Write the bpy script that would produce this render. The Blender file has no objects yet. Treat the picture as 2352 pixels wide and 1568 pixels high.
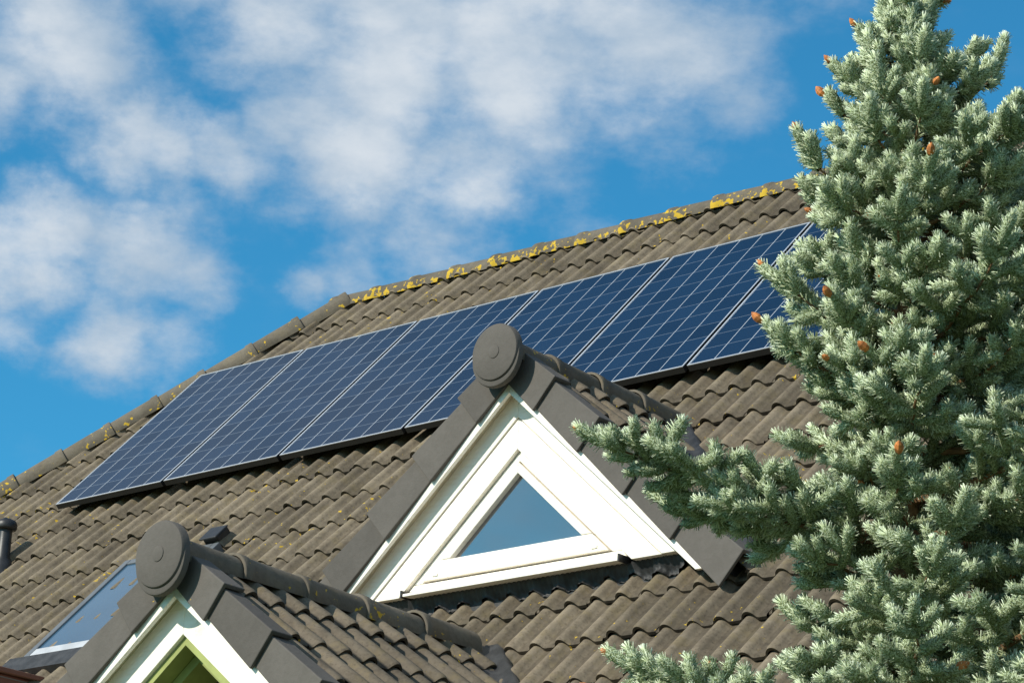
import bpy, math, random
import numpy as np
from mathutils import Vector, Matrix
random.seed(7); rng=np.random.default_rng(11)
scn=bpy.context.scene
TH=0.8103; CT,ST=math.cos(TH),math.sin(TH)
COL=bpy.context.collection

# ---------------------------------------------------------------- helpers
def link(o,parent=None):
    COL.objects.link(o)
    if parent is not None: o.parent=parent
    return o
def empty(name,loc,parent=None,**kw):
    o=bpy.data.objects.new(name,None); o.location=loc; o.empty_display_size=.2
    link(o,parent)
    for k,v in kw.items(): o[k]=v
    return o
def parent_world(p):
    v=Vector(p.location)
    q=p.parent
    while q is not None:
        v=v+Vector(q.location); q=q.parent
    return v
def mesh_obj(name,V,F,mat,parent=None,smooth=False,attr=None,**kw):
    me=bpy.data.meshes.new(name)
    me.from_pydata([tuple(map(float,v)) for v in V],[],[tuple(map(int,f)) for f in F]); me.update()
    if attr is not None:
        a=me.color_attributes.new("col",'FLOAT_COLOR','POINT')
        arr=np.ones((len(V),4),dtype=np.float32); arr[:,:2]=np.array(attr,dtype=np.float32)[:,:2]; a.data.foreach_set("color",arr.ravel())
    me.materials.append(mat)
    if smooth: me.polygons.foreach_set("use_smooth",[True]*len(me.polygons))
    o=bpy.data.objects.new(name,me); link(o,parent)
    if parent is not None: o.matrix_parent_inverse=Matrix.Translation(-Vector(parent_world(parent)))
    for k,v in kw.items(): o[k]=v
    return o
class MB:
    def __init__(s): s.V=[];s.F=[];s.A=[]
    def add(s,V,F,A=None):
        b=len(s.V); s.V+=[tuple(v) for v in V]; s.F+=[tuple(i+b for i in f) for f in F]
        s.A+= A if A is not None else [(1,0)]*len(V)
    def box(s,O,X,Y,Z,a=(1,0)):
        O,X,Y,Z=map(np.array,(O,X,Y,Z))
        V=[O,O+X,O+X+Y,O+Y,O+Z,O+X+Z,O+X+Y+Z,O+Y+Z]
        s.add(V,[(0,3,2,1),(4,5,6,7),(0,1,5,4),(1,2,6,5),(2,3,7,6),(3,0,4,7)],[a]*8)
    def prism(s,pts,y0,y1,a=(1,0)):
        n=len(pts); V=[(x,y0,z) for x,z in pts]+[(x,y1,z) for x,z in pts]
        F=[tuple(range(n)),tuple(range(2*n-1,n-1,-1))]
        for i in range(n):
            j=(i+1)%n; F.append((i,n+i,n+j,j))
        s.add(V,F,[a]*(2*n))
    def obj(s,name,mat,parent=None,smooth=False,**kw):
        return mesh_obj(name,s.V,s.F,mat,parent,smooth,s.A,**kw)
def bevel(o,w=.004,seg=2):
    m=o.modifiers.new("bevel",'BEVEL'); m.width=w; m.segments=seg; m.limit_method='ANGLE'; m.angle_limit=math.radians(40)

# ---------------------------------------------------------------- materials
def newmat(name):
    m=bpy.data.materials.new(name); m.use_nodes=True; nt=m.node_tree; b=nt.nodes["Principled BSDF"]
    return m,nt,b
def N(nt,t,**kw):
    n=nt.nodes.new(t)
    for k,v in kw.items(): setattr(n,k,v)
    return n
def L(nt,a,b): nt.links.new(a,b)
def noise(nt,co,scale,detail=4,rough=.55):
    n=N(nt,"ShaderNodeTexNoise"); n.inputs["Scale"].default_value=scale; n.inputs["Detail"].default_value=detail; n.inputs["Roughness"].default_value=rough
    L(nt,co,n.inputs["Vector"]); return n.outputs["Fac"]
def ramp(nt,f,lo,hi,c0=0.,c1=1.,kind='SMOOTHSTEP'):
    n=N(nt,"ShaderNodeMapRange"); n.interpolation_type=kind
    n.inputs["From Min"].default_value=lo;n.inputs["From Max"].default_value=hi;n.inputs["To Min"].default_value=c0;n.inputs["To Max"].default_value=c1
    L(nt,f,n.inputs["Value"]); return n.outputs["Result"]
def mixc(nt,f,a,b,mode='MIX'):
    n=N(nt,"ShaderNodeMix",data_type='RGBA',blend_type=mode)
    for s,v in ((n.inputs[0],f),(n.inputs[6],a),(n.inputs[7],b)):
        if isinstance(v,(int,float)): s.default_value=v
        elif isinstance(v,tuple): s.default_value=(v+(1,))[:4]
        else: L(nt,v,s)
    return n.outputs[2]
def math_(nt,op,a,b=None,c=None,clamp=False):
    n=N(nt,"ShaderNodeMath",operation=op); n.use_clamp=clamp
    for i,v in enumerate((a,b,c)):
        if v is None: continue
        if isinstance(v,(int,float)): n.inputs[i].default_value=v
        else: L(nt,v,n.inputs[i])
    return n.outputs[0]
def bump(nt,b,f,strength,dist):
    n=N(nt,"ShaderNodeBump"); n.inputs["Strength"].default_value=strength; n.inputs["Distance"].default_value=dist
    L(nt,f,n.inputs["Height"]); L(nt,n.outputs[0],b.inputs["Normal"])
def objco(nt): return N(nt,"ShaderNodeTexCoord").outputs["Object"]

def tile_mat(name,c0,c1,lich_bias=0.,mossy=1.,ls=30):
    m,nt,b=newmat(name); co=objco(nt)
    at=N(nt,"ShaderNodeAttribute",attribute_name="col"); sep=N(nt,"ShaderNodeSeparateColor"); L(nt,at.outputs["Color"],sep.inputs[0])
    n1=noise(nt,co,5,5,.65); n2=noise(nt,co,38,3,.7)
    f=math_(nt,'ADD',math_(nt,'MULTIPLY',n1,.65),math_(nt,'MULTIPLY',n2,.35))
    c=mixc(nt,ramp(nt,f,.34,.66),c0,c1)
    if mossy:
        n3=noise(nt,co,9,4,.7)
        c=mixc(nt,math_(nt,'MULTIPLY',ramp(nt,n3,.48,.68),.5*mossy),c,(.195,.152,.080))
        n5=noise(nt,co,60,2,.6)
        c=mixc(nt,math_(nt,'MULTIPLY',ramp(nt,n5,.54,.70),.36*mossy),c,(.042,.033,.023))
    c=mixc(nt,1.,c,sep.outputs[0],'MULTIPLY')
    n4=noise(nt,co,ls,3,.55); n6=noise(nt,co,2.7,1,.5)
    lf=math_(nt,'ADD',math_(nt,'ADD',n4,math_(nt,'MULTIPLY',n6,.30)),math_(nt,'ADD',math_(nt,'MULTIPLY',sep.outputs[1],.26),lich_bias))
    lc=mixc(nt,n2,(.60,.34,.012),(.46,.36,.05))
    c=mixc(nt,ramp(nt,lf,.885,.92),c,lc)
    L(nt,c,b.inputs["Base Color"]); b.inputs["Roughness"].default_value=.85; b.inputs["Specular IOR Level"].default_value=.25
    bump(nt,b,n2,.4,.005)
    return m
M_tile=tile_mat("concrete_roof_tile",(.124,.099,.070),(.226,.184,.131),.020)
M_tile2=tile_mat("dormer_roof_tile",(.104,.084,.061),(.182,.150,.110),.010)
M_ridge=tile_mat("ridge_tile",(.108,.092,.070),(.160,.138,.106),.0,.5,26)
M_verge=tile_mat("verge_tile",(.096,.087,.077),(.116,.105,.094),-.09,0)

def plain(name,c,rough=.6,var=.12,scale=8,metal=0,spec=.5,bmp=.15):
    m,nt,b=newmat(name); co=objco(nt)
    f=noise(nt,co,scale,4,.6)
    lo=tuple(x*(1-var) for x in c); hi=tuple(min(1,x*(1+var)) for x in c)
    L(nt,mixc(nt,ramp(nt,f,.35,.65),lo,hi),b.inputs["Base Color"])
    b.inputs["Roughness"].default_value=rough; b.inputs["Metallic"].default_value=metal; b.inputs["Specular IOR Level"].default_value=spec
    if bmp: bump(nt,b,noise(nt,co,scale*12,2,.6),bmp,.003)
    return m
def white_mat():
    m,nt,b=newmat("white_painted_wood"); co=objco(nt)
    mp=N(nt,"ShaderNodeMapping"); mp.inputs["Scale"].default_value=(3,3,22); mp.inputs["Rotation"].default_value=(0,math.radians(41),0); L(nt,co,mp.inputs[0])
    f=noise(nt,mp.outputs[0],3,4,.6); g=noise(nt,co,5,5,.65)
    c=mixc(nt,ramp(nt,f,.45,.75),(.94,.885,.79),(.87,.80,.68))
    c=mixc(nt,math_(nt,'MULTIPLY',ramp(nt,g,.58,.78),.5),c,(.60,.51,.37))
    L(nt,c,b.inputs["Base Color"]); b.inputs["Roughness"].default_value=.5
    bump(nt,b,f,.25,.003); return m
M_white=white_mat()
M_soffit_shade=plain("shaded_soffit_cream",(.62,.54,.40),.6,.15,6)  # soffit's shade and warm bounce put into a tan base colour
M_green=plain("lime_green_paint",(.31,.34,.10),.55,.15,5)
M_green_shade=plain("shaded_green_recess",(.050,.056,.016),.3,.3,3,bmp=0)  # shade inside the green recess put into a darker green
M_lead=plain("lead_flashing",(.028,.028,.029),.6,.4,14,bmp=.5)
M_black=plain("black_plastic",(.02,.02,.021),.45,.2,20)
M_alu=plain("anodised_aluminium",(.75,.76,.78),.35,.05,10,metal=.6,bmp=0)
M_dkalu=plain("black_anodised_frame",(.016,.015,.015),.5,.1,10,bmp=0)
M_wall=plain("cream_render_wall",(.62,.58,.50),.9,.06,4)
M_bark=plain("spruce_bark",(.20,.11,.05),.9,.3,40,bmp=.6)
M_bud=plain("orange_bud",(.50,.17,.04),.7,.35,60)

def brick_mat():
    m,nt,b=newmat("red_brick"); co=objco(nt)
    mp=N(nt,"ShaderNodeMapping"); mp.inputs["Rotation"].default_value=(math.radians(90),0,0); L(nt,co,mp.inputs[0])
    t=N(nt,"ShaderNodeTexBrick"); t.inputs["Scale"].default_value=4.6; t.inputs["Color1"].default_value=(.17,.06,.04,1); t.inputs["Color2"].default_value=(.23,.10,.065,1); t.inputs["Mortar"].default_value=(.24,.22,.20,1); t.inputs["Mortar Size"].default_value=.015
    L(nt,mp.outputs[0],t.inputs[0]); L(nt,t.outputs[0],b.inputs["Base Color"]); b.inputs["Roughness"].default_value=.9; return m
M_brick=brick_mat()

def glass_mat(name,base,rough=.02,refl=.45,tintc=(.85,.92,1,1)):
    m,nt,b=newmat(name); co=objco(nt)
    f=noise(nt,co,2.2,3,.5)
    L(nt,mixc(nt,f,tuple(x*.7 for x in base),tuple(x*1.3 for x in base)),b.inputs["Base Color"])
    b.inputs["Roughness"].default_value=.25; b.inputs["Specular IOR Level"].default_value=.5
    g=N(nt,"ShaderNodeBsdfGlossy"); g.inputs["Roughness"].default_value=rough; g.inputs["Color"].default_value=tintc
    mx=N(nt,"ShaderNodeMixShader"); mx.inputs[0].default_value=refl
    L(nt,b.outputs[0],mx.inputs[1]); L(nt,g.outputs[0],mx.inputs[2]); L(nt,mx.outputs[0],nt.nodes["Material Output"].inputs[0])
    return m
M_glass=glass_mat("window_glass",(.045,.07,.095),.03,.22,(1,.9,.85,1))
M_skyglass=glass_mat("skylight_glass",(.035,.085,.14),.08,.16)

def panel_mat():
    m,nt,b=newmat("solar_cells"); uv=N(nt,"ShaderNodeUVMap").outputs[0]
    sp=N(nt,"ShaderNodeSeparateXYZ"); L(nt,uv,sp.inputs[0])
    def lines(sock,n,w,off=0.):
        x=math_(nt,'FRACT',math_(nt,'ADD',math_(nt,'MULTIPLY',sock,n),off)); d=math_(nt,'ABSOLUTE',math_(nt,'SUBTRACT',x,.5))
        return math_(nt,'GREATER_THAN',d,.5-w)
    lu=lines(sp.outputs[0],6,.014); lv=lines(sp.outputs[1],10,.011)
    cell=N(nt,"ShaderNodeTexWhiteNoise")
    sc=N(nt,"ShaderNodeVectorMath",operation='MULTIPLY'); sc.inputs[1].default_value=(6,10,1); L(nt,uv,sc.inputs[0])
    fl=N(nt,"ShaderNodeVectorMath",operation='FLOOR'); L(nt,sc.outputs[0],fl.inputs[0]); L(nt,fl.outputs[0],cell.inputs["Vector"])
    c=mixc(nt,cell.outputs["Value"],(.0030,.013,.036),(.0062,.022,.056))
    c=mixc(nt,math_(nt,'MULTIPLY',lv,.40),c,(.38,.44,.50))
    c=mixc(nt,math_(nt,'MULTIPLY',lu,.75),c,(.58,.62,.66))
    L(nt,c,b.inputs["Base Color"]); b.inputs["Roughness"].default_value=.35; b.inputs["Specular IOR Level"].default_value=.15
    b.inputs["Coat Weight"].default_value=.26; b.inputs["Coat Roughness"].default_value=.05; b.inputs["Coat IOR"].default_value=1.35
    return m
M_panel=panel_mat()

def needle_mat(name,tr_=.18):
    m,nt,b=newmat(name)
    at=N(nt,"ShaderNodeAttribute",attribute_name="col"); sep=N(nt,"ShaderNodeSeparateColor"); L(nt,at.outputs["Color"],sep.inputs[0])
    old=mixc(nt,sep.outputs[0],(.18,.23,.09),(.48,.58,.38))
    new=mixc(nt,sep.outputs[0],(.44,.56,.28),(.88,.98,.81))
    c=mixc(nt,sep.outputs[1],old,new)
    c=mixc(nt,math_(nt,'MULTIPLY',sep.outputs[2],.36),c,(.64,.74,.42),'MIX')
    df=N(nt,"ShaderNodeBsdfDiffuse"); L(nt,c,df.inputs["Color"])
    tr=N(nt,"ShaderNodeBsdfTranslucent"); L(nt,c,tr.inputs["Color"])
    mx=N(nt,"ShaderNodeMixShader"); mx.inputs[0].default_value=tr_
    L(nt,df.outputs[0],mx.inputs[1]); L(nt,tr.outputs[0],mx.inputs[2]); L(nt,mx.outputs[0],nt.nodes["Material Output"].inputs[0])
    nt.nodes.remove(b)
    return m
M_needle=needle_mat("spruce_needles")
def core_mat():
    m,nt,b=newmat("dense_needle_base"); at=N(nt,"ShaderNodeAttribute",attribute_name="col"); sep=N(nt,"ShaderNodeSeparateColor"); L(nt,at.outputs["Color"],sep.inputs[0])
    co=objco(nt); f=noise(nt,co,260,2,.7)
    c=mixc(nt,ramp(nt,f,.40,.62),(.20,.25,.11),(.60,.70,.48))
    c=mixc(nt,sep.outputs[0],mixc(nt,1.,c,(.45,.45,.40),'MULTIPLY'),c)
    L(nt,c,b.inputs["Base Color"]); b.inputs["Roughness"].default_value=.9; b.inputs["Specular IOR Level"].default_value=.0
    bump(nt,b,f,1.,.01); return m
M_core=core_mat()

# ---------------------------------------------------------------- roof tiles
TW,TG=.30,.34
PH_=.037
def prof(u):
    m=np.mod(u,.15)
    x=np.clip(np.abs(m-.060)/.042,0,1)
    return PH_*(1-x**2.2)**.9*(x<1)
def tiles(name,O,U,Vv,Nn,u0,u1,v0,v1,mat,parent,clampf=None,keep=None,ns=31,seed=1,**kw):
    r=np.random.default_rng(seed)
    O,U,Vv,Nn=[np.array(a,float) for a in (O,U,Vv,Nn)]
    uu=np.linspace(0,TW,ns); VV=[];FF=[];AA=[]; base=0
    q=[]
    for r0,r1 in ((0,1),(2,3),(3,4)):
        a=np.arange(ns-1)+r0*ns; b=np.arange(ns-1)+r1*ns
        q.append(np.stack([a,a+1,b+1,b],1))
    q=np.concatenate(q)
    ni=int(math.ceil((u1-u0)/TW)); nj=int(math.ceil((v1-v0)/TG))
    for j in range(nj):
        for i in range(ni):
            ub=u0+i*TW; vb=v0+j*TG
            if keep is not None and not keep(ub+TW/2,vb+TG/2): continue
            dv=r.normal(0,.006); dn=r.normal(0,.0025); tl=r.normal(0,.003); sk=r.normal(0,.006)
            vl=vb+dv+sk*(uu/TW-.5)
            pr=prof(uu); wob=dn+tl*(uu/TW-.5)
            H=.025; rnd=(pr/.042)*.008
            rows=[(vl+rnd*.2,pr+wob+H-.020),(vl-rnd*.3,pr+wob+H-.005),(vl-rnd*.3,pr+wob+H-.005),(vl+.010,pr+wob+H),(vl+TG+.05,pr+wob-.004)]
            P=[]
            for (v,n) in rows:
                u=ub+uu
                v=v+0*u
                if clampf is not None: u,v=clampf(u,v)
                P.append(O+np.outer(u,U)+np.outer(np.minimum(v,v1),Vv)+np.outer(n,Nn))
            P=np.concatenate(P); VV.append(P); FF.append(q+base); base+=len(P)
            t=r.uniform(.76,1.15); A=np.zeros((len(P),2)); A[:,0]=t; A[:ns*2,0]=t*.5; A[:,1]=r.uniform(-.2,.25)  # lower lip tinted darker, painting in the shadow line of each course
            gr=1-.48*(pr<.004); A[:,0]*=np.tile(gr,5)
            AA.append(A)
    Vall=np.concatenate(VV);Fall=np.concatenate(FF);Aall=np.concatenate(AA)
    me=bpy.data.meshes.new(name)
    me.vertices.add(len(Vall)); me.vertices.foreach_set("co",Vall.astype(np.float32).ravel())
    me.loops.add(len(Fall)*4); me.loops.foreach_set("vertex_index",Fall.astype(np.int32).ravel())
    me.polygons.add(len(Fall)); me.polygons.foreach_set("loop_start",np.arange(len(Fall),dtype=np.int32)*4)
    me.polygons.foreach_set("use_smooth",np.ones(len(Fall),dtype=bool))
    me.update(calc_edges=True)
    a=me.color_attributes.new("col",'FLOAT_COLOR','POINT'); arr=np.ones((len(Vall),4),np.float32); arr[:,:2]=Aall; a.data.foreach_set("color",arr.ravel())
    me.materials.append(mat)
    o=bpy.data.objects.new(name,me); link(o,parent)
    o.matrix_parent_inverse=Matrix.Translation(-Vector(parent_world(parent)))
    for k,v in kw.items(): o[k]=v
    return o
NB=-.130
VR=2.57
def hipu(v): return .55-.90*(VR-v)
def RP(u,v,n=0): return np.array([u,v*CT-n*ST,v*ST+n*CT])

house=empty("house",(2,0,-6.5),label="house with dark tiled hipped roof, two gabled dormers and white trim",category="house")
EV=-4.95
Rright=12.5
def cl(u,v): return np.maximum(u,hipu(v)),v
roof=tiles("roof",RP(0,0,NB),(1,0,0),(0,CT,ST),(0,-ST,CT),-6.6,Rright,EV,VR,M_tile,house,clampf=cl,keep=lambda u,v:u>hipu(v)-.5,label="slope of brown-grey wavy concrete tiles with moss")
mb=MB()
el=RP(hipu(EV),EV,NB-.03); er=RP(Rright,EV,NB-.03); rl=RP(hipu(VR),VR,NB-.03); rr=RP(Rright,VR,NB-.03)
yb=2*rl[1]-el[1]
bl=np.array([el[0],yb,el[2]]); br=np.array([er[0],yb,er[2]])
mb.add([el,er,rr,rl,bl,br],[(0,1,2,3),(0,3,4),(3,2,5,4),(1,5,2),(0,4,5,1)])
mb.obj("roof_underlay",M_tile,house)
hv=np.array(rl)-np.array([el[0],rl[1],el[2]]); hl=np.linalg.norm(hv); hv=hv/hl
hU=np.array([0,-1.,0]); hN=np.cross(hU,hv)
half=(yb-el[1])/2
def clh(u,v):
    lim=half*(1-np.clip(v/hl,0,1)); return np.clip(u,-lim,lim),v
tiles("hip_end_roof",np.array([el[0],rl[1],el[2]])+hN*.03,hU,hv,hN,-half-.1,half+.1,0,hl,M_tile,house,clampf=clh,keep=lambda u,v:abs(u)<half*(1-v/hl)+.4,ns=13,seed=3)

def halfround(mb,P0,A,Up,r,n,Lt,lich=.5,sd=0,ang=100):
    rr_=np.random.default_rng(sd); A=np.array(A,float);A/=np.linalg.norm(A); Up=np.array(Up,float); Up=Up-A*(Up@A); Up/=np.linalg.norm(Up); S=np.cross(A,Up)
    P0=np.array(P0,float); ns=17
    for k in range(n):
        j=rr_.normal(0,.003,3); t=rr_.uniform(.85,1.1)
        rows=[(-.010,r-.002,0),(-.010,r+.009,0),(-.005,r+.011,1),(.04,r+.010,1),(.046,r+.003,.7),(Lt*.5,r+.000,.5),(Lt+.0,r-.006,.4)]
        V=[];At=[]
        for s,rad,li in rows:
            for q in range(ns):
                a=math.radians(-ang+2*ang*q/(ns-1))
                V.append(P0+A*(k*Lt+s)+Up*(math.cos(a)*rad)+S*(math.sin(a)*rad)+j)
                low=abs(a)/math.radians(ang)
                At.append((t,lich*(li*.50+1.0*max(0,low-.22))-.1))
        F=[]
        for a_ in range(len(rows)-1):
            for q in range(ns-1):
                F.append((a_*ns+q,a_*ns+q+1,(a_+1)*ns+q+1,(a_+1)*ns+q))
        mb.add(V,F,At)
mb=MB(); rp=RP(hipu(VR)-.03,VR,-.106)
halfround(mb,rp+np.array([0,.05,0]),(1,0,0),(0,0,1),.092,32,.37,lich=.98,sd=5)
hd=RP(hipu(0),0)-RP(hipu(VR),VR)
halfround(mb,RP(hipu(VR)+.10,VR+.03,-.116),hd,(-.5,-.5,1.),.095,26,.37,lich=.62,sd=6)
mb.obj("ridge_tiles",M_ridge,house,True,label="grey ridge tiles edged with yellow lichen")
mb=MB(); mb.box((el[0]+.5,el[1]+.45,-6.5),(er[0]-el[0]-1,0,0),(0,yb-el[1]-.9,0),(0,0,el[2]+6.5-.02))
mb.obj("wall",M_wall,house)
mb=MB(); mb.box((el[0],el[1]-.12,el[2]-.16),(er[0]-el[0],0,0),(0,.12,0),(0,0,.12)); mb.obj("gutter",M_black,house)

# ---------------------------------------------------------------- dormers
def dormer(Xc,s,ztop,yv,ywall,yd,zdisc,half,zwb,seed,green,thick):
    d=empty("dormer",(Xc,ywall,zwb),house,label=("gabled dormer with lime green recess and white boards" if green else "gabled dormer with triangular white-framed window"))
    d.location=(Xc-2,ywall,zwb+6.5)
    p=math.atan(s); cp,sp=math.cos(p),math.sin(p)
    zr_=ztop-.065/cp
    yend=(ztop*CT+.16)/ST+.15
    Ls=half/cp
    for side in (1,-1):
        Vv=(-side*cp,0,sp); Nn=(side*sp,0,cp); U=(0,side,0)
        O=(Xc,0,zr_)
        a,b=(yv+.02,yend) if side==1 else (-yend,-(yv+.02))
        nt=int(math.ceil((b-a)/TW))
        if side==-1: a=b-nt*TW
        nj=math.ceil(Ls/TG)
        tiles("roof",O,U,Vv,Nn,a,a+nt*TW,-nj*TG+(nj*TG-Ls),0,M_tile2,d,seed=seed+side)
    mb=MB(); zc=zr_-.02; hh=half-.08
    mb.prism([(Xc,zc),(Xc-hh,zc-s*hh),(Xc-hh,zc-s*hh-.05),(Xc,zc-.05),(Xc+hh,zc-s*hh-.05),(Xc+hh,zc-s*hh)],yv+.05,yend)
    mb.obj("roof_deck",M_lead,d)
    mb=MB(); rv=np.random.default_rng(seed)
    ntl=int(round(Ls/.36)); lt=Ls/ntl
    for side in (1,-1):
        dn=np.array([side*cp,0,-sp]); nn=np.array([side*sp,0,cp])
        for k in range(ntl):
            a0=k*lt+(.06 if k==0 else 0); a1=(k+1)*lt+.02
            lift=.026; t=rv.uniform(.84,1.12)
            base=np.array([Xc,yv,ztop])
            def pt(a,n,y): return base+dn*a+nn*(n)+np.array([0,y,0])
            yo=-.020
            V=[pt(a0,-thick,0),pt(a1,-thick-.014,yo),pt(a1,lift-.004,yo),pt(a0,-.004,0),
               pt(a0,-thick,.02),pt(a1,-thick-.014,.02+yo),pt(a1,lift-.024,.02+yo),pt(a0,-.024,.02),
               pt(a1,lift-.004,.10),pt(a0,-.004,.10),pt(a1,lift-.024,.10),pt(a0,-.024,.10)]
            F=[(0,1,2,3),(4,7,6,5),(0,4,5,1),(0,3,7,4),(1,5,6,2),(3,2,8,9),(2,6,10,8),(6,7,11,10),(9,8,10,11)]
            if side==-1: F=[f[::-1] for f in F]
            mb.add(V,F,[(t,rv.uniform(-.3,.3))]*len(V))
    o=mb.obj("verge_tiles",M_verge,d); bevel(o,.005,2)
    yint=(zdisc*CT-NB-.05)/ST; tot=yint+(-.06 if green else .04)-(yd+.03); nr=max(1,int(round(tot/.38)))
    mb=MB()
    halfround(mb,(Xc,yd+.03,zdisc-.010),(0,1,0),(0,0,1),.098,nr,tot/nr,lich=.42,sd=seed+9)
    mb.obj("ridge_tiles",M_ridge,d,True)
    mb=MB()
    def lathe(pr,cx,cz,y0,n=48):
        V=[];F=[]
        for (r,y) in pr:
            for i in range(n):
                a=2*math.pi*i/n; V.append((cx+r*math.cos(a),y0+y,cz+r*math.sin(a)))
        for k in range(len(pr)-1):
            for i in range(n):
                j=(i+1)%n; F.append((k*n+i,k*n+j,(k+1)*n+j,(k+1)*n+i))
        mb.add(V,F)
    lathe([(0.001,-.004),(.030,-.004),(.033,-.003),(.034,-.000),(.132,0),(.140,.003),(.144,.010),(.145,.045),(.12,.05)],Xc,zdisc+.003,yd)
    lathe([(0.001,.012),(.140,.012),(.147,.015),(.150,.022),(.151,.042),(.12,.048)],Xc,zdisc-.020,yd)
    o=mb.obj("ridge_end_disc",M_verge,d)
    o.data.polygons.foreach_set("use_smooth",[True]*len(o.data.polygons))
    m=o.modifiers.new("es",'EDGE_SPLIT'); m.split_angle=math.radians(35)
    def band(mb,zo,zi,zb,y0,y1):
        for side in (1,-1):
            xo=(zo-zb)/s; xi=(zi-zb)/s
            pts=[(Xc,zo),(Xc,zi),(Xc+side*xi,zb),(Xc+side*xo,zb)]
            if side==-1: pts=pts[::-1]
            pts=pts[::-1]
            mb.prism(pts,y0,y1)
    vi=ztop-thick/cp
    mb=MB(); band(mb,vi+.05,vi-.050,vi-s*(half-.20),yv+.008,yv+.030); o=mb.obj("fascia",M_white,d); bevel(o,.003)
    mb=MB(); band(mb,vi+.01,vi-.010,vi-s*(half-.26),yv+.032,ywall+.02); mb.obj("soffit",M_soffit_shade,d)
    return d,band,vi,cp,sp

Xc=5.209
d2,band2,vi2,cp2,sp2=dormer(Xc,.885,-.325,-1.525,-1.442,-1.64,-.423,1.42,-1.5,21,False,.165)
s=.885
mb=MB(); band2(mb,vi2+.0,-.695,-1.50,-1.442,-1.38); o=mb.obj("outer_gable_boards",M_white,d2); bevel(o,.003)
mb=MB(); band2(mb,-.701,-.855,-1.50,-1.434,-1.38); o=mb.obj("inner_gable_boards",M_white,d2); bevel(o,.003)
mb=MB(); zb=-1.474
band2(mb,-.861,-.911,-1.44,-1.412,-1.37)
hw=(-.861+1.44)/s
mb.prism([(Xc-hw-.0,-1.442),(Xc-hw-.030,zb),(Xc+hw+.030,zb),(Xc+hw,-1.442)],-1.414,-1.37)
o=mb.obj("window_frame",M_white,d2); bevel(o,.004)
mb=MB(); band2(mb,-.919,-.972,-1.3375,-1.424,-1.376)
h1=(-.919+1.3395)/s; h2=(-.919+1.432)/s
mb.prism([(Xc-h1,-1.3395),(Xc-h2,-1.432),(Xc+h2,-1.432),(Xc+h1,-1.3395)],-1.424,-1.376)
o=mb.obj("window_sash",M_white,d2); bevel(o,.005)
mb=MB(); g=(-.965+1.345)/s; mb.prism([(Xc,-.965),(Xc-g,-1.345),(Xc+g,-1.345)],-1.395,-1.386); mb.obj("window_glass",M_glass,d2)
mb=MB(); mb.add([(Xc-.675,-1.375,-1.476),(Xc+.675,-1.375,-1.476),(Xc+.675,-1.465,-1.492),(Xc-.675,-1.465,-1.492),(Xc-.675,-1.375,-1.50),(Xc+.675,-1.375,-1.50),(Xc+.675,-1.465,-1.506),(Xc-.675,-1.465,-1.506)],[(0,3,2,1),(4,5,6,7),(3,7,6,2),(0,4,7,3),(1,2,6,5),(0,1,5,4)])
o=mb.obj("window_sill",M_white,d2); bevel(o,.003)
for xx in (-.685,.677):
    mb=MB(); mb.box((Xc+xx,-1.472,-1.51),(.008,0,0),(0,.09,0),(0,0,.035)); mb.obj("sill_end_cap",M_black,d2)
mb=MB(); mb.prism([(Xc,-.70),(Xc-1.15,-.70-1.15*s),(Xc-1.15,-1.9),(Xc+1.15,-1.9),(Xc+1.15,-.70-1.15*s)],-1.36,-.6); mb.obj("gable_wall",M_lead,d2)
for xx in (-.50,.50):
    mb=MB(); mb.box((Xc+xx-.02,-1.430,-1.415),(.035,0,0),(0,.008,0),(0,0,.012)); mb.obj("drain_cap",M_white,d2)
def apron(name,Xa,Xb,ytop,ztop_,vl,parent,mat=M_lead):
    us=np.arange(Xa,Xb,.006); V=[];F=[]
    vt=(ytop*CT+ztop_*ST); nt_=(-ytop*ST+ztop_*CT)
    rows=[(0,0),(.25,0),(.45,.5),(.62,1),(1,1)]
    for k,(f,g_) in enumerate(rows):
        for u in us:
            pr=float(prof(u-(-6.6)))+NB+.030+.0028*math.sin(u*2*math.pi/.030)
            v=vt+(vl-vt)*f+ (.012*math.sin(u*9)+.008*math.sin(u*31) if k==4 else 0)
            n=(nt_*(1-min(1,f/.62))*1.0+(pr)*min(1,f/.62)+.004*math.sin(u*2*math.pi/.030)) if f<.62 else pr
            V.append(RP(u,v,n))
    m=len(us)
    for k in range(len(rows)-1):
        for i in range(m-1): F.append((k*m+i,(k+1)*m+i,(k+1)*m+i+1,k*m+i+1)[::-1])
    return mesh_obj(name,V,F,mat,parent,True)
apron("lead_flashing",Xc-1.06,Xc+1.00,-1.40,-1.503,-2.09,d2)
def valley(parent,Xc,s,ztop,half,w=.13):
    V=[];F=[]
    n=40
    for k in range(n+1):
        t=k/n; x=half*t+.02; z=ztop-.065-s*half*t*1.0
        nn=NB+.058; v=(z-nn*CT)/ST
        for q,(dx,dnn) in enumerate(((-.05,.03),(.03,.0),(w,.004),(w+.02,-.03))):
            V.append(RP(Xc+x+dx,v,nn+dnn+random.uniform(-.005,.005)))
    for k in range(n):
        for q in range(3): F.append((k*4+q,k*4+q+1,(k+1)*4+q+1,(k+1)*4+q)[::-1])
    mesh_obj("valley_flashing",V,F,M_lead,parent,True)
valley(d2,Xc,.885,-.325,1.36,.07)
X1=5.255
d1,band1,vi1,cp1,sp1=dormer(X1,.77,-1.825,-3.58,-3.505,-3.68,-1.905,2.1,-3.4,41,True,.146)
s=.77
mb=MB(); band1(mb,vi1+.0,-2.205,-3.4,-3.505,-3.44); o=mb.obj("gable_boards",M_white,d1); bevel(o,.004)
mb=MB(); band1(mb,-2.209,-2.246,-3.4,-3.485,-3.40); o=mb.obj("recess_frame",M_green,d1)
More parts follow.
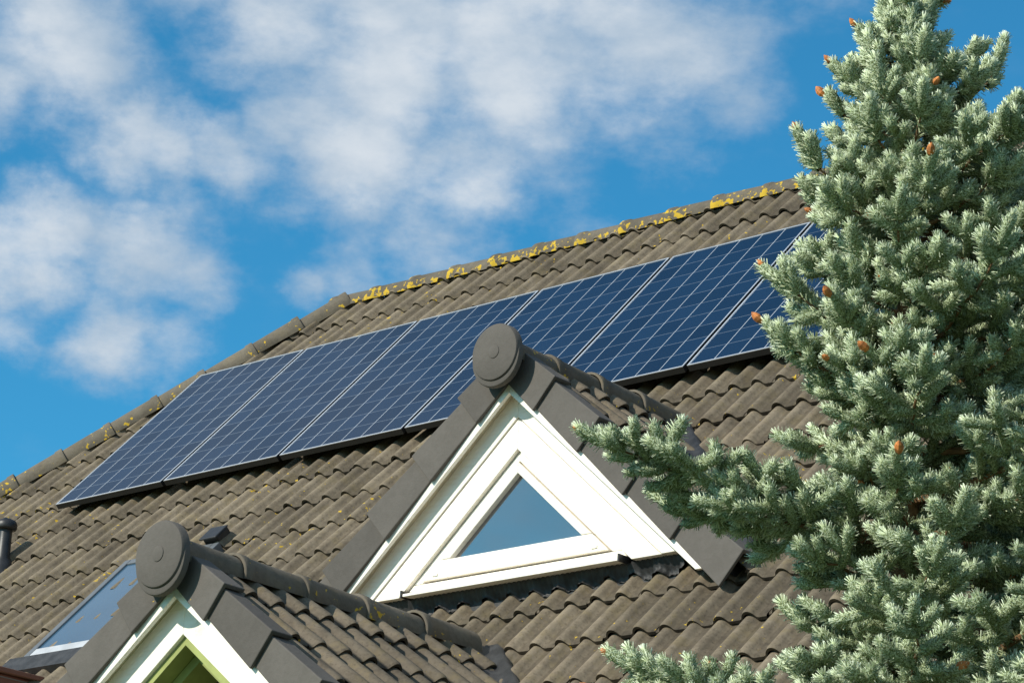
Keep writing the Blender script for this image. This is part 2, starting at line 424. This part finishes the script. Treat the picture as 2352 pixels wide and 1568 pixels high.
mb=MB(); band1(mb,-2.248,-2.30,-3.4,-3.40,-3.22); o=mb.obj("recess_lining",M_green,d1)
mb=MB(); mb.prism([(X1,-2.26),(X1-1.3,-2.26-1.3*s),(X1-1.3,-3.6),(X1+1.3,-3.6),(X1+1.3,-2.26-1.3*s)],-3.24,-3.0); mb.obj("gable_wall",M_green_shade,d1)
mb=MB(); mb.box((X1-1.85,-3.44,-6.5),(3.7,0,0),(0,.6,0),(0,0,3.1)); mb.obj("front_wall",M_wall,d1)
valley(d1,X1,.77,-1.825,2.0,.11)

# roof penetrations -----------------------------------------------------
vp=empty("vent_pipe",(0,0,0),house); b=RP(-.085,-.58,NB); vp.location=(b[0]-2,b[1],b[2]+6.5)
def lathe_z(mb,c,pr,n=28):
    V=[];F=[]
    for r,z in pr:
        for i in range(n):
            a=2*math.pi*i/n; V.append((c[0]+r*math.cos(a),c[1]+r*math.sin(a),c[2]+z))
    for k in range(len(pr)-1):
        for i in range(n):
            j=(i+1)%n; F.append((k*n+i,k*n+j,(k+1)*n+j,(k+1)*n+i))
    mb.add(V,F)
mb=MB(); lathe_z(mb,b,[(.09,-.05),(.07,.06),(.042,.10),(.041,.30)]); mb.obj("pipe",M_black,vp,True)
mb=MB(); lathe_z(mb,b,[(.041,.275),(.064,.28),(.069,.29),(.069,.315),(.060,.335),(.03,.350),(.001,.355)]); mb.obj("cowl",M_black,vp,True)
vt=empty("vent_hood",(0,0,0),house); b=RP(2.12,-.80,NB+.03); vt.location=(b[0]-2,b[1],b[2]+6.5)
VV_=np.array([0,CT,ST]);NN_=np.array([0,-ST,CT])
mb=MB(); mb.box(RP(2.06,-.87,NB+.02),(.12,0,0),VV_*.11,NN_*.07); mb.box(RP(2.05,-.89,NB+.091),(.14,0,0),VV_*.13,NN_*.012)
o=mb.obj("hood",M_black,vt); bevel(o,.008)
sk=empty("skylight",(0,0,0),house,label="roof window with grey metal frame reflecting blue sky"); b=RP(1.7,-1.3,NB); sk.location=(b[0]-2,b[1],b[2]+6.5)
mb=MB(); u0,u1,v0,v1=1.40,2.20,-1.88,-.89; fw_=.05; h=.045
mb.box(RP(u0,v0,NB),(fw_,0,0),VV_*(v1-v0),NN_*(h+.02)); mb.box(RP(u1-fw_,v0,NB),(fw_,0,0),VV_*(v1-v0),NN_*(h+.02))
mb.box(RP(u0+fw_+.002,v1-fw_,NB),(u1-u0-2*fw_-.004,0,0),VV_*fw_,NN_*(h+.02))
o=mb.obj("frame",plain("grey_metal_cladding",(.12,.13,.14),.4,.1,9),sk); bevel(o,.005)
mb=MB(); mb.box(RP(u0+fw_+.002,v0,NB),(u1-u0-2*fw_-.004,0,0),VV_*.07,NN_*(h+.02)); o=mb.obj("bottom_rail",plain("pale_metal_rail",(.45,.46,.48),.4,.1,9),sk); bevel(o,.005)
mb=MB(); mb.box(RP(u0+.045,v0+.06,NB+.02),(u1-u0-.09,0,0),VV_*(v1-v0-.11),NN_*.035); mb.obj("glass",M_skyglass,sk)
mb=MB(); mb.box(RP(u0-.1,v0-.16,NB+.02),(u1-u0+.2,0,0),VV_*.15,NN_*.05); mb.obj("flashing",M_lead,sk)
mb=MB(); c=RP(1.32,-2.27,NB); mb.box(c+np.array([-.45,-.2,-.5]),(.85,0,0),(0,.3,0),(0,0,.62)); mb.box(c+np.array([-.48,-.23,.122]),(.91,0,0),(0,.36,0),(0,0,.03)); o=mb.obj("chimney",M_brick,house); bevel(o,.006)

# ---------------------------------------------------------------- solar panels
def make_panel():
    p=empty("solar_panel",tuple(RP(0,0,0)),label="dark blue solar panel with silver frame mounted on roof tiles",category="solar panel",group="solar panels in a row on the roof")
    PW,PH=.992,1.65
    parts=[]
    mb=MB(); fw_=.010; T=.038
    U=np.array([1,0,0.])
    for (u,v,du,dv) in ((0,0,PW,fw_),(0,PH-fw_,PW,fw_),(0,fw_+.0005,fw_,PH-2*fw_-.001),(PW-fw_,fw_+.0005,fw_,PH-2*fw_-.001)):
        mb.box(RP(u,v,-.004),U*du,VV_*dv,NN_*.004)
    o=mb.obj("frame",M_alu); parts.append(o)
    mb=MB()
    for (u,v,du,dv) in ((0,0,PW,.03),(0,PH-.03,PW,.03),(0,.031,.03,PH-.062),(PW-.03,.031,.03,PH-.062)):
        mb.box(RP(u,v,-T),U*du,VV_*dv,NN_*(T-.0045))
    mb.box(RP(.02,.02,-T+.004),U*(PW-.04),VV_*(PH-.04),NN_*.004)
    o=mb.obj("frame_side",M_dkalu); parts.append(o)
    V=[RP(fw_,fw_,-.003),RP(PW-fw_,fw_,-.003),RP(PW-fw_,PH-fw_,-.003),RP(fw_,PH-fw_,-.003)]
    o=mesh_obj("cells",V,[(0,1,2,3)],M_panel); uvl=o.data.uv_layers.new(name="UVMap")
    for li,c_ in zip(range(4),((0,0),(1,0),(1,1),(0,1))): uvl.data[li].uv=c_
    parts.append(o)
    for v in (.33,1.32):
        mb=MB(); mb.box(RP(-.01,v,-.080),U*1.018,VV_*.04,NN_*.041); parts.append(mb.obj("mounting_rail",M_dkalu))
    for o in parts: o.parent=p
    return p,parts
pan,parts=make_panel()
for i in range(1,7):
    q=pan.copy(); COL.objects.link(q); q.location=(i*1.02,0,0)
    for o in parts:
        c=o.copy(); COL.objects.link(c); c.parent=q

# ---------------------------------------------------------------- spruce
AX=np.array([10.35,-5.845]); ZT=-1.60
camL=np.array([-.7447,-.6674,0]); camF=np.array([-.6674,.7447,0])   # two horizontal directions across the tree
def axis(z): return np.array([AX[0],AX[1],z])
polys=[]
UPv=np.array([0,0,1.])
def unit(v): return v/np.linalg.norm(v)
def curve(P,D,Ln,up=.2,n=6,wob=.02):
    D=unit(D); pts=[P]
    d=D.copy(); st=Ln/(n-1)
    for i in range(n-1):
        d=unit(d+UPv*up/(n-1)+rng.normal(0,wob,3)); pts.append(pts[-1]+d*st)
    return np.array(pts)
SD=1950
def shoot(P,D,Ln,age=1.,dn=1.): polys.append((curve(P,D,Ln*rng.uniform(.9,1.2),.25,4,.06),.0026,.0014,0.,SD*dn,age,rng.uniform(1.0,1.32),1))
tips=[]
def along(pts,t):
    x=t*(len(pts)-1); i=min(int(x),len(pts)-2); f=x-i
    return pts[i]*(1-f)+pts[i+1]*f, unit(pts[i+1]-pts[i])
def lateral(P,D,Ln,dn=1.,age=1.):
    pts=curve(P,D,Ln,.2,5,.05); polys.append((pts,.003,.0015,0.,SD*.6*dn,.6*age,1.,1))
    k=max(1,int(Ln/.052)); sd=1 if rng.random()<.5 else -1
    hz=unit(np.cross(unit(D),UPv)+1e-6)
    for i in range(1,k+1):
        t=i/(k+.5)
        p,d=along(pts,t)
        sd=-sd
        nd=d*.55+hz*sd*.85+UPv*rng.uniform(-.4,.55)
        shoot(p,nd,rng.uniform(.050,.078),rng.uniform(.75,1.)*age,dn)
    shoot(pts[-1],pts[-1]-pts[-2]+UPv*.001,.035,age,dn)
    tips.append((pts[-1],unit(pts[-1]-pts[-2])))
def branch(z,dirh,Ln,k1,k2,dn=1.,spacing=.060,bare=.30):
    P=axis(z); dirh=unit(dirh); n=9
    side=np.cross(dirh,UPv)
    bend=rng.normal(0,.06)
    pts=[]
    for i in range(n):
        t=i/(n-1); pts.append(P+dirh*Ln*t+side*Ln*bend*t*t+UPv*Ln*(k1*t+k2*t*t)+rng.normal(0,.004,3)*(t>0))
    pts=np.array(pts); polys.append((pts,.004+.012*Ln,.0018,bare,SD*.6*dn,.45,1.,0))
    k=max(2,int(Ln/spacing)); sd=1 if rng.random()<.5 else -1
    for i in range(k):
        t=.24+.74*(i+.5)/k
        p,d=along(pts,t); sd=-sd
        l=min(.18,(.05+.40*(1-t)*Ln))*rng.uniform(.75,1.15)
        nd=d*.62+side*sd*.8+UPv*rng.uniform(-.3,.25)
        if l>.085: lateral(p,nd,l,dn)
        else: shoot(p,nd,max(l,.055),rng.uniform(.75,1.),dn)
        if rng.random()<.70:
            shoot(p,d*.8+UPv*rng.uniform(.2,.8)+side*rng.normal(0,.5),rng.uniform(.05,.075),1.,dn)
        if rng.random()<.55:
            shoot(p,d*.7-UPv*rng.uniform(.3,.8)+side*rng.normal(0,.5),rng.uniform(.045,.065),.7,dn)
    p,d=along(pts,1.)
    shoot(p,d,.065,1.)
    for sd in (-1,1): shoot(along(pts,.95)[0],d*.7+side*sd*.7+UPv*.15,.055,1.)
    tips.append((p+d*.05,d))
    return p+d*.05,d
h=.06
while h<2.20:
    nb=7 if h>.34 else 4
    off=rng.uniform(0,6.28)
    for i in range(nb):
        a=off+2*math.pi*i/nb+rng.normal(0,.18)
        dr=camL*math.cos(a)+camF*math.sin(a)
        R=.37*h**.82-.028-.02*(h<.35)
        f=rng.uniform(.62,1.12)
        cl_=math.cos(a); sf=math.sin(a)
        if cl_>.2 and .56<h<.86: f*=.76
        if cl_>.2 and .98<h<1.30: f*=.66
        if cl_>.2 and 1.30<=h<1.90: f*=.44
        if cl_<-.2 and h>.48: f*=1.4
        asc=max(.05,1.15-1.9*h)
        dn=1. if sf<.35 else .5
        branch(ZT-h-rng.uniform(0,.03),dr,max(R*f,.015),asc*rng.uniform(.8,1.1)-.1*(h>.9),rng.uniform(.12,.32),dn)
    h+=.066+.046*min(1,h)
for k in range(3): polys.append((curve(axis(ZT-.12+k*.05),UPv+rng.normal(0,.05,3),.10,.2,4),.004,.002,0.,1900,1.,1.,1))
polys.append((np.array([axis(ZT-.9+.15*k)+rng.normal(0,.004,3) for k in range(7)]),.012,.003,0.,2600,.5,1.25,0))
for k in range(20):
    a=rng.uniform(0,6.28); shoot(axis(ZT-.05-.60*rng.random()),(camL*math.cos(a)+camF*math.sin(a))+UPv*rng.uniform(.5,1.2),rng.uniform(.045,.055),.8)
for k in range(60):
    z_=ZT-.62-1.5*rng.random(); a=rng.uniform(-math.pi,0) if rng.random()<.8 else rng.uniform(0,math.pi)
    dr=camL*math.cos(a)+camF*math.sin(a)
    lateral(axis(z_)+dr*.02,dr+UPv*rng.uniform(-.2,.6),rng.uniform(.10,.17),.8,.6)
edge=[]
edge.append(branch(-3.07,camL*1.+camF*-.10,.70,.06,.20,spacing=.046))
branch(-3.05,camL*1.+camF*.22,.54,-.06,.18)
branch(-3.08,camL*1.-camF*.35,.44,-.08,.15)
edge.append(branch(-3.57,camL*1.+camF*.0,.62,.08,.18,spacing=.046))
branch(-3.61,camL*1.+camF*.12,.52,.06,.18,spacing=.046)
edge.append(branch(-3.72,camL*1.-camF*.22,.66,.12,.18,spacing=.046))
branch(-3.76,camL*1.-camF*.45,.62,.04,.2,spacing=.050)
branch(-3.68,camL*1.-camF*.12,.58,.04,.18,spacing=.050)
branch(-3.74,camL*1.-camF*.85,.50,.10,.2)
edge.append(branch(-2.02,camL*1.-camF*.1,.13,.5,.3))
edge.append(branch(-2.32,camL*1.-camF*.15,.25,.42,.30))
edge.append(branch(-2.62,camL*1.-camF*.1,.29,.25,.3))
edge.append(branch(-2.76,camL*1.-camF*.2,.30,.20,.3))
branch(-2.07,-camL*1.-camF*.1,.22,.5,.4)
for z_,l_ in ((-2.14,.30),(-2.2,.30),(-2.32,.36),(-2.45,.40),(-2.6,.42),(-2.75,.45)):
    branch(z_,-camL+camF*rng.uniform(-.7,.1),l_,.25,.2)
Ps=[];Ds=[];Ln=[];Ag=[];Tt=[];Nr=[]
for (pts,r0,r1,nf,dens,age,ls,core) in polys:
    seg=np.linalg.norm(np.diff(pts,axis=0),axis=1); tot=seg.sum(); n=int(tot*(1-nf)*dens)
    if n<4: continue
    x=nf+(1-nf)*rng.random(n)
    m=int(n*.24); x[:m]=1-.03*rng.random(m)
    cs=np.concatenate([[0],np.cumsum(seg)])/tot; idx=np.clip(np.searchsorted(cs,x,side='right')-1,0,len(seg)-1)
    f=(x-cs[idx])/(cs[idx+1]-cs[idx]); p=pts[idx]*(1-f[:,None])+pts[idx+1]*f[:,None]
    T=(pts[1:]-pts[:-1])/seg[:,None]; d=T[idx]
    s1=np.cross(d,UPv); s1/=np.linalg.norm(s1,axis=1)[:,None]+1e-9; s2=np.cross(s1,d)
    ph=rng.random(n)*2*math.pi
    rad=s1*np.cos(ph)[:,None]+s2*np.sin(ph)[:,None]
    al=np.radians(rng.normal(66,8,n)); near=np.clip((x-(1-.02/tot))/(.02/tot),0,1); al=al*(1-.35*near); al[:m]*=rng.random(m)*.9+.25
    dd=d*np.cos(al)[:,None]+rad*np.sin(al)[:,None]+UPv*.10+d*.05
    dd/=np.linalg.norm(dd,axis=1)[:,None]
    l=rng.uniform(.022,.026,n)*(1-.15*near)*ls
    nr_=rad*.9+dd*.35+d*(near*.6)[:,None]+rng.normal(0,.18,(n,3))
    Ps.append(p);Ds.append(dd);Ln.append(l);Ag.append(np.full(n,age)*rng.uniform(.80,1.1)+0*x);Tt.append(rng.random(n)); Nr.append(nr_)
P=np.concatenate(Ps);D=np.concatenate(Ds);Lg=np.concatenate(Ln);Ag=np.clip(np.concatenate(Ag),0,1);Tt=np.concatenate(Tt);Nr=np.concatenate(Nr)
n=len(P)
Nr/=np.linalg.norm(Nr,axis=1)[:,None]
nf_=Nr+rng.normal(0,.45,(n,3)); sdv=np.cross(D,nf_); sdv/=np.linalg.norm(sdv,axis=1)[:,None]+1e-9
w=.00135
V=np.empty((n,4,3),np.float32)
b0=P+D*(Lg*.34)[:,None]; tp=P+D*Lg[:,None]
V[:,0]=b0+sdv*w*.9; V[:,1]=b0-sdv*w*.9; V[:,2]=tp-sdv*w*.65; V[:,3]=tp+sdv*w*.65
gn=np.cross(V[:,1]-V[:,0],V[:,2]-V[:,0]); flip=(gn*Nr).sum(1)<0
V[flip]=V[flip][:,::-1]
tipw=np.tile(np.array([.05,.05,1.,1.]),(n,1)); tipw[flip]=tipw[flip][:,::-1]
me=bpy.data.meshes.new("crown"); me.vertices.add(n*4); me.vertices.foreach_set("co",V.ravel())
me.loops.add(n*4); me.loops.foreach_set("vertex_index",np.arange(n*4,dtype=np.int32))
me.polygons.add(n); me.polygons.foreach_set("loop_start",np.arange(n,dtype=np.int32)*4)
me.polygons.foreach_set("use_smooth",np.ones(n,dtype=bool))
me.update(calc_edges=True)
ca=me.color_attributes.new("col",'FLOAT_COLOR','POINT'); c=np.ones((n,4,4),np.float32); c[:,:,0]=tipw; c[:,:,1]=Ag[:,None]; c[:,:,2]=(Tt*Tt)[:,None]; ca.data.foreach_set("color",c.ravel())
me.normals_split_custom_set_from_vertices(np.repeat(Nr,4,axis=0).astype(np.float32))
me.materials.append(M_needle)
tree=empty("spruce_tree",(AX[0],AX[1],-6.5),label="tall blue spruce with pale silvery green needles beside the house",category="tree")
def addchild(o):
    link(o,tree); o.matrix_parent_inverse=Matrix.Translation(-Vector(tree.location))
addchild(bpy.data.objects.new("crown",me))
def tube(mb,pts,rs,k,att=(1,0),cap=False):
    V=[];F=[]
    m=len(pts)
    for i,p in enumerate(pts):
        t=unit(pts[min(i+1,m-1)]-pts[max(i-1,0)]); a=unit(np.cross(t,UPv+.01)); b_=np.cross(a,t); r=rs[i]
        for q in range(k):
            an=2*math.pi*q/k; V.append(p+a*math.cos(an)*r+b_*math.sin(an)*r)
    for i in range(m-1):
        for q in range(k): F.append((i*k+q,i*k+(q+1)%k,(i+1)*k+(q+1)%k,(i+1)*k+q))
    mb.add(V,F,[att]*len(V))
mb=MB(); mc=MB()
for (pts,r0,r1,nf,dens,age,ls,core) in polys:
    m=len(pts)
    if core:
        d=unit(pts[-1]-pts[-2]); pp=np.vstack([pts,[pts[-1]+d*.007],[pts[-1]+d*.0105]]); R_=.0125*ls
        tube(mc,pp,[R_*.6]+[R_]*(m-1)+[R_*.7,R_*.1],6,(age,0))
    else: tube(mb,pts,[r0+(r1-r0)*i/(m-1) for i in range(m)],6)
me=bpy.data.meshes.new("branches"); me.from_pydata(mb.V,[],mb.F); me.materials.append(M_bark); me.update()
addchild(bpy.data.objects.new("branches",me))
o=mc.obj("shoots",M_core,tree,True)
mb=MB(); lathe_z(mb,(AX[0],AX[1],0),[(.14,-6.5),(.10,-6.2),(.075,-5),(.040,-3.4),(.020,-2.4),(.008,-1.8),(.003,-1.56)],12)
me=bpy.data.meshes.new("trunk"); me.from_pydata(mb.V,[],mb.F); me.materials.append(M_bark); me.update(); addchild(bpy.data.objects.new("trunk",me))
mb=MB()
sel=[tips[i] for i in rng.permutation(len(tips))[:110]]+edge
for p,d in sel:
    d=unit(d+UPv*.2); a=unit(np.cross(d,[.3,.1,1])); b_=np.cross(a,d); V=[];F=[]; sc=rng.uniform(.8,1.4)
    pr=[(.002,-.004),(.0075,.004),(.0085,.011),(.006,.019),(.0005,.026)]
    for r,z in pr:
        for q in range(7):
            an=2*math.pi*q/7; V.append(p+d*(z*sc+.022)+(a*math.cos(an)+b_*math.sin(an))*r*sc)
    for i in range(len(pr)-1):
        for q in range(7): F.append((i*7+q,i*7+(q+1)%7,(i+1)*7+(q+1)%7,(i+1)*7+q))
    mb.add(V,F)
me=bpy.data.meshes.new("buds"); me.from_pydata(mb.V,[],mb.F); me.materials.append(M_bud); me.update(); o=bpy.data.objects.new("buds",me); o["kind"]="stuff"; addchild(o)

# ---------------------------------------------------------------- ground
mg,nt,b=newmat("grass"); f=noise(nt,objco(nt),.8,6,.7); L(nt,mixc(nt,f,(.03,.06,.015),(.09,.13,.04)),b.inputs["Base Color"]); b.inputs["Roughness"].default_value=.95
g=mesh_obj("ground",[(-600,-600,-6.5),(600,-600,-6.5),(600,600,-6.5),(-600,600,-6.5)],[(0,1,2,3)],mg); g["kind"]="structure"

# ---------------------------------------------------------------- world
SE,SA=math.radians(34),math.radians(18)
sd=Vector((-math.sin(SA)*math.cos(SE),-math.cos(SA)*math.cos(SE),math.sin(SE)))
W=bpy.data.worlds.new("World"); scn.world=W; W.use_nodes=True; nt=W.node_tree; nt.nodes.clear()
try:
    W.cycles.sampling_method='MANUAL'; W.cycles.sample_map_resolution=256
except Exception: pass
out=N(nt,"ShaderNodeOutputWorld"); sky=N(nt,"ShaderNodeTexSky",sky_type='NISHITA'); sky.sun_disc=False; sky.sun_elevation=SE; sky.sun_rotation=math.pi+SA; sky.altitude=200; sky.air_density=1.; sky.dust_density=.3; sky.ozone_density=2.
bg1=N(nt,"ShaderNodeBackground"); bg1.inputs[1].default_value=.15
tint=mixc(nt,1.,sky.outputs[0],(.22,.87,1.04),'MULTIPLY'); L(nt,tint,bg1.inputs[0])
tc=N(nt,"ShaderNodeTexCoord").outputs["Generated"]
fw=np.array([-.6308,.7038,.3269]);r2=np.array([.7548,.6541,.0482]);d2_=np.array([-.1799,.2771,-.9439])
def dirpx(x,y):
    d=fw+(x-1176)/6546*r2+(y-784)/6546*d2_; return d/np.linalg.norm(d)
blobs=[(150,110,300,.95),(-20,140,250,.85),(620,40,320,.85),(900,120,420,1.05),(1180,120,420,1.05),(1450,60,360,.9),(1650,100,270,.55),(820,330,340,1.),(1040,400,300,.9),(700,240,280,.85),(350,330,250,.95),(510,360,220,.85),(600,330,200,.7),(100,560,250,.95),(300,570,240,.9),(450,630,190,.6),(-20,600,240,.9),(250,780,210,.8),(400,800,180,.55),(0,740,170,.65),(830,580,220,.6),(1000,570,250,.75),(1340,440,220,.42),(690,655,120,.5),(1530,310,170,.45),(1150,-150,420,1.),(500,-200,420,.9),(-300,560,300,.8),(1900,-20,240,.32),(1250,260,260,.65),(1700,220,200,.46),(1450,230,230,.55)]
dist=N(nt,"ShaderNodeTexNoise"); dist.inputs["Scale"].default_value=26; dist.inputs["Detail"].default_value=6; dist.inputs["Roughness"].default_value=.60; L(nt,tc,dist.inputs["Vector"])
dv=N(nt,"ShaderNodeVectorMath",operation='MULTIPLY_ADD'); L(nt,dist.outputs["Color"],dv.inputs[0]); dv.inputs[1].default_value=(.042,.042,.042)
sub=N(nt,"ShaderNodeVectorMath",operation='SUBTRACT'); L(nt,tc,sub.inputs[0]); sub.inputs[1].default_value=(.021,.021,.021); L(nt,sub.outputs[0],dv.inputs[2])
acc=None
for x,y,r,a in blobs:
    dx=N(nt,"ShaderNodeVectorMath",operation='DISTANCE'); L(nt,dv.outputs[0],dx.inputs[0]); dx.inputs[1].default_value=tuple(dirpx(x,y))
    v=ramp(nt,dx.outputs["Value"],r/6546*1.05,0.,0.,a)
    if acc is None: acc=v
    else:
        sm=N(nt,"ShaderNodeMath",operation='SMOOTH_MAX'); L(nt,acc,sm.inputs[0]); L(nt,v,sm.inputs[1]); sm.inputs[2].default_value=.15; acc=sm.outputs[0]
acc=math_(nt,'SUBTRACT',acc,.05)
far=N(nt,"ShaderNodeVectorMath",operation='DISTANCE'); L(nt,tc,far.inputs[0]); far.inputs[1].default_value=tuple(dirpx(1176,500))
fm=ramp(nt,far.outputs["Value"],.30,.6,0.,1.)
gen=ramp(nt,noise(nt,tc,3.,4,.55),.40,.60,0.,.9)  # cloud cover outside the view, added to neutralise the ambient light
acc=math_(nt,'MAXIMUM',acc,math_(nt,'MULTIPLY',fm,gen))
mp=N(nt,"ShaderNodeMapping"); mp.inputs["Scale"].default_value=(1,1,1.9); mp.inputs["Rotation"].default_value=(0,.25,.3); L(nt,tc,mp.inputs[0])
n1=noise(nt,mp.outputs[0],30,9,.60); n2=noise(nt,mp.outputs[0],12,2,.5)
nn=math_(nt,'ADD',math_(nt,'MULTIPLY',math_(nt,'SUBTRACT',n1,.5),1.30),math_(nt,'MULTIPLY',math_(nt,'SUBTRACT',n2,.5),.40))
dens=ramp(nt,math_(nt,'ADD',acc,nn),.0,1.0,0.,.93)
dens=math_(nt,'MULTIPLY',dens,ramp(nt,acc,0.,.20))
n3=noise(nt,mp.outputs[0],20,6,.55)
cc=mixc(nt,ramp(nt,math_(nt,'ADD',math_(nt,'MULTIPLY',acc,.2),n3),.44,.86),(.43,.54,.66),(.73,.78,.83))
bg2=N(nt,"ShaderNodeBackground"); bg2.inputs[1].default_value=1.; L(nt,cc,bg2.inputs[0])
mx=N(nt,"ShaderNodeMixShader"); L(nt,dens,mx.inputs[0]); L(nt,bg1.outputs[0],mx.inputs[1]); L(nt,bg2.outputs[0],mx.inputs[2]); L(nt,mx.outputs[0],out.inputs[0])
ld=bpy.data.lights.new("sun",'SUN'); ld.energy=5.0; ld.angle=math.radians(.5); ld.color=(1,.94,.82)
lo=bpy.data.objects.new("sun",ld); COL.objects.link(lo); lo.rotation_euler=sd.to_track_quat('Z','Y').to_euler()
lo.location=(0,-10,10)

# ---------------------------------------------------------------- camera
cd=bpy.data.cameras.new("camera"); co=bpy.data.objects.new("camera",cd); COL.objects.link(co)
cd.sensor_width=36; cd.lens=36*6546.3/2352; cd.clip_end=3000; cd.clip_start=.1
M=Matrix(((r2[0],-d2_[0],-fw[0],13.9216),(r2[1],-d2_[1],-fw[1],-11.2336),(r2[2],-d2_[2],-fw[2],-4.8462),(0,0,0,1)))
co.matrix_world=M
scn.camera=co
scn.view_settings.view_transform='Standard'; scn.view_settings.look='None'; scn.view_settings.exposure=0
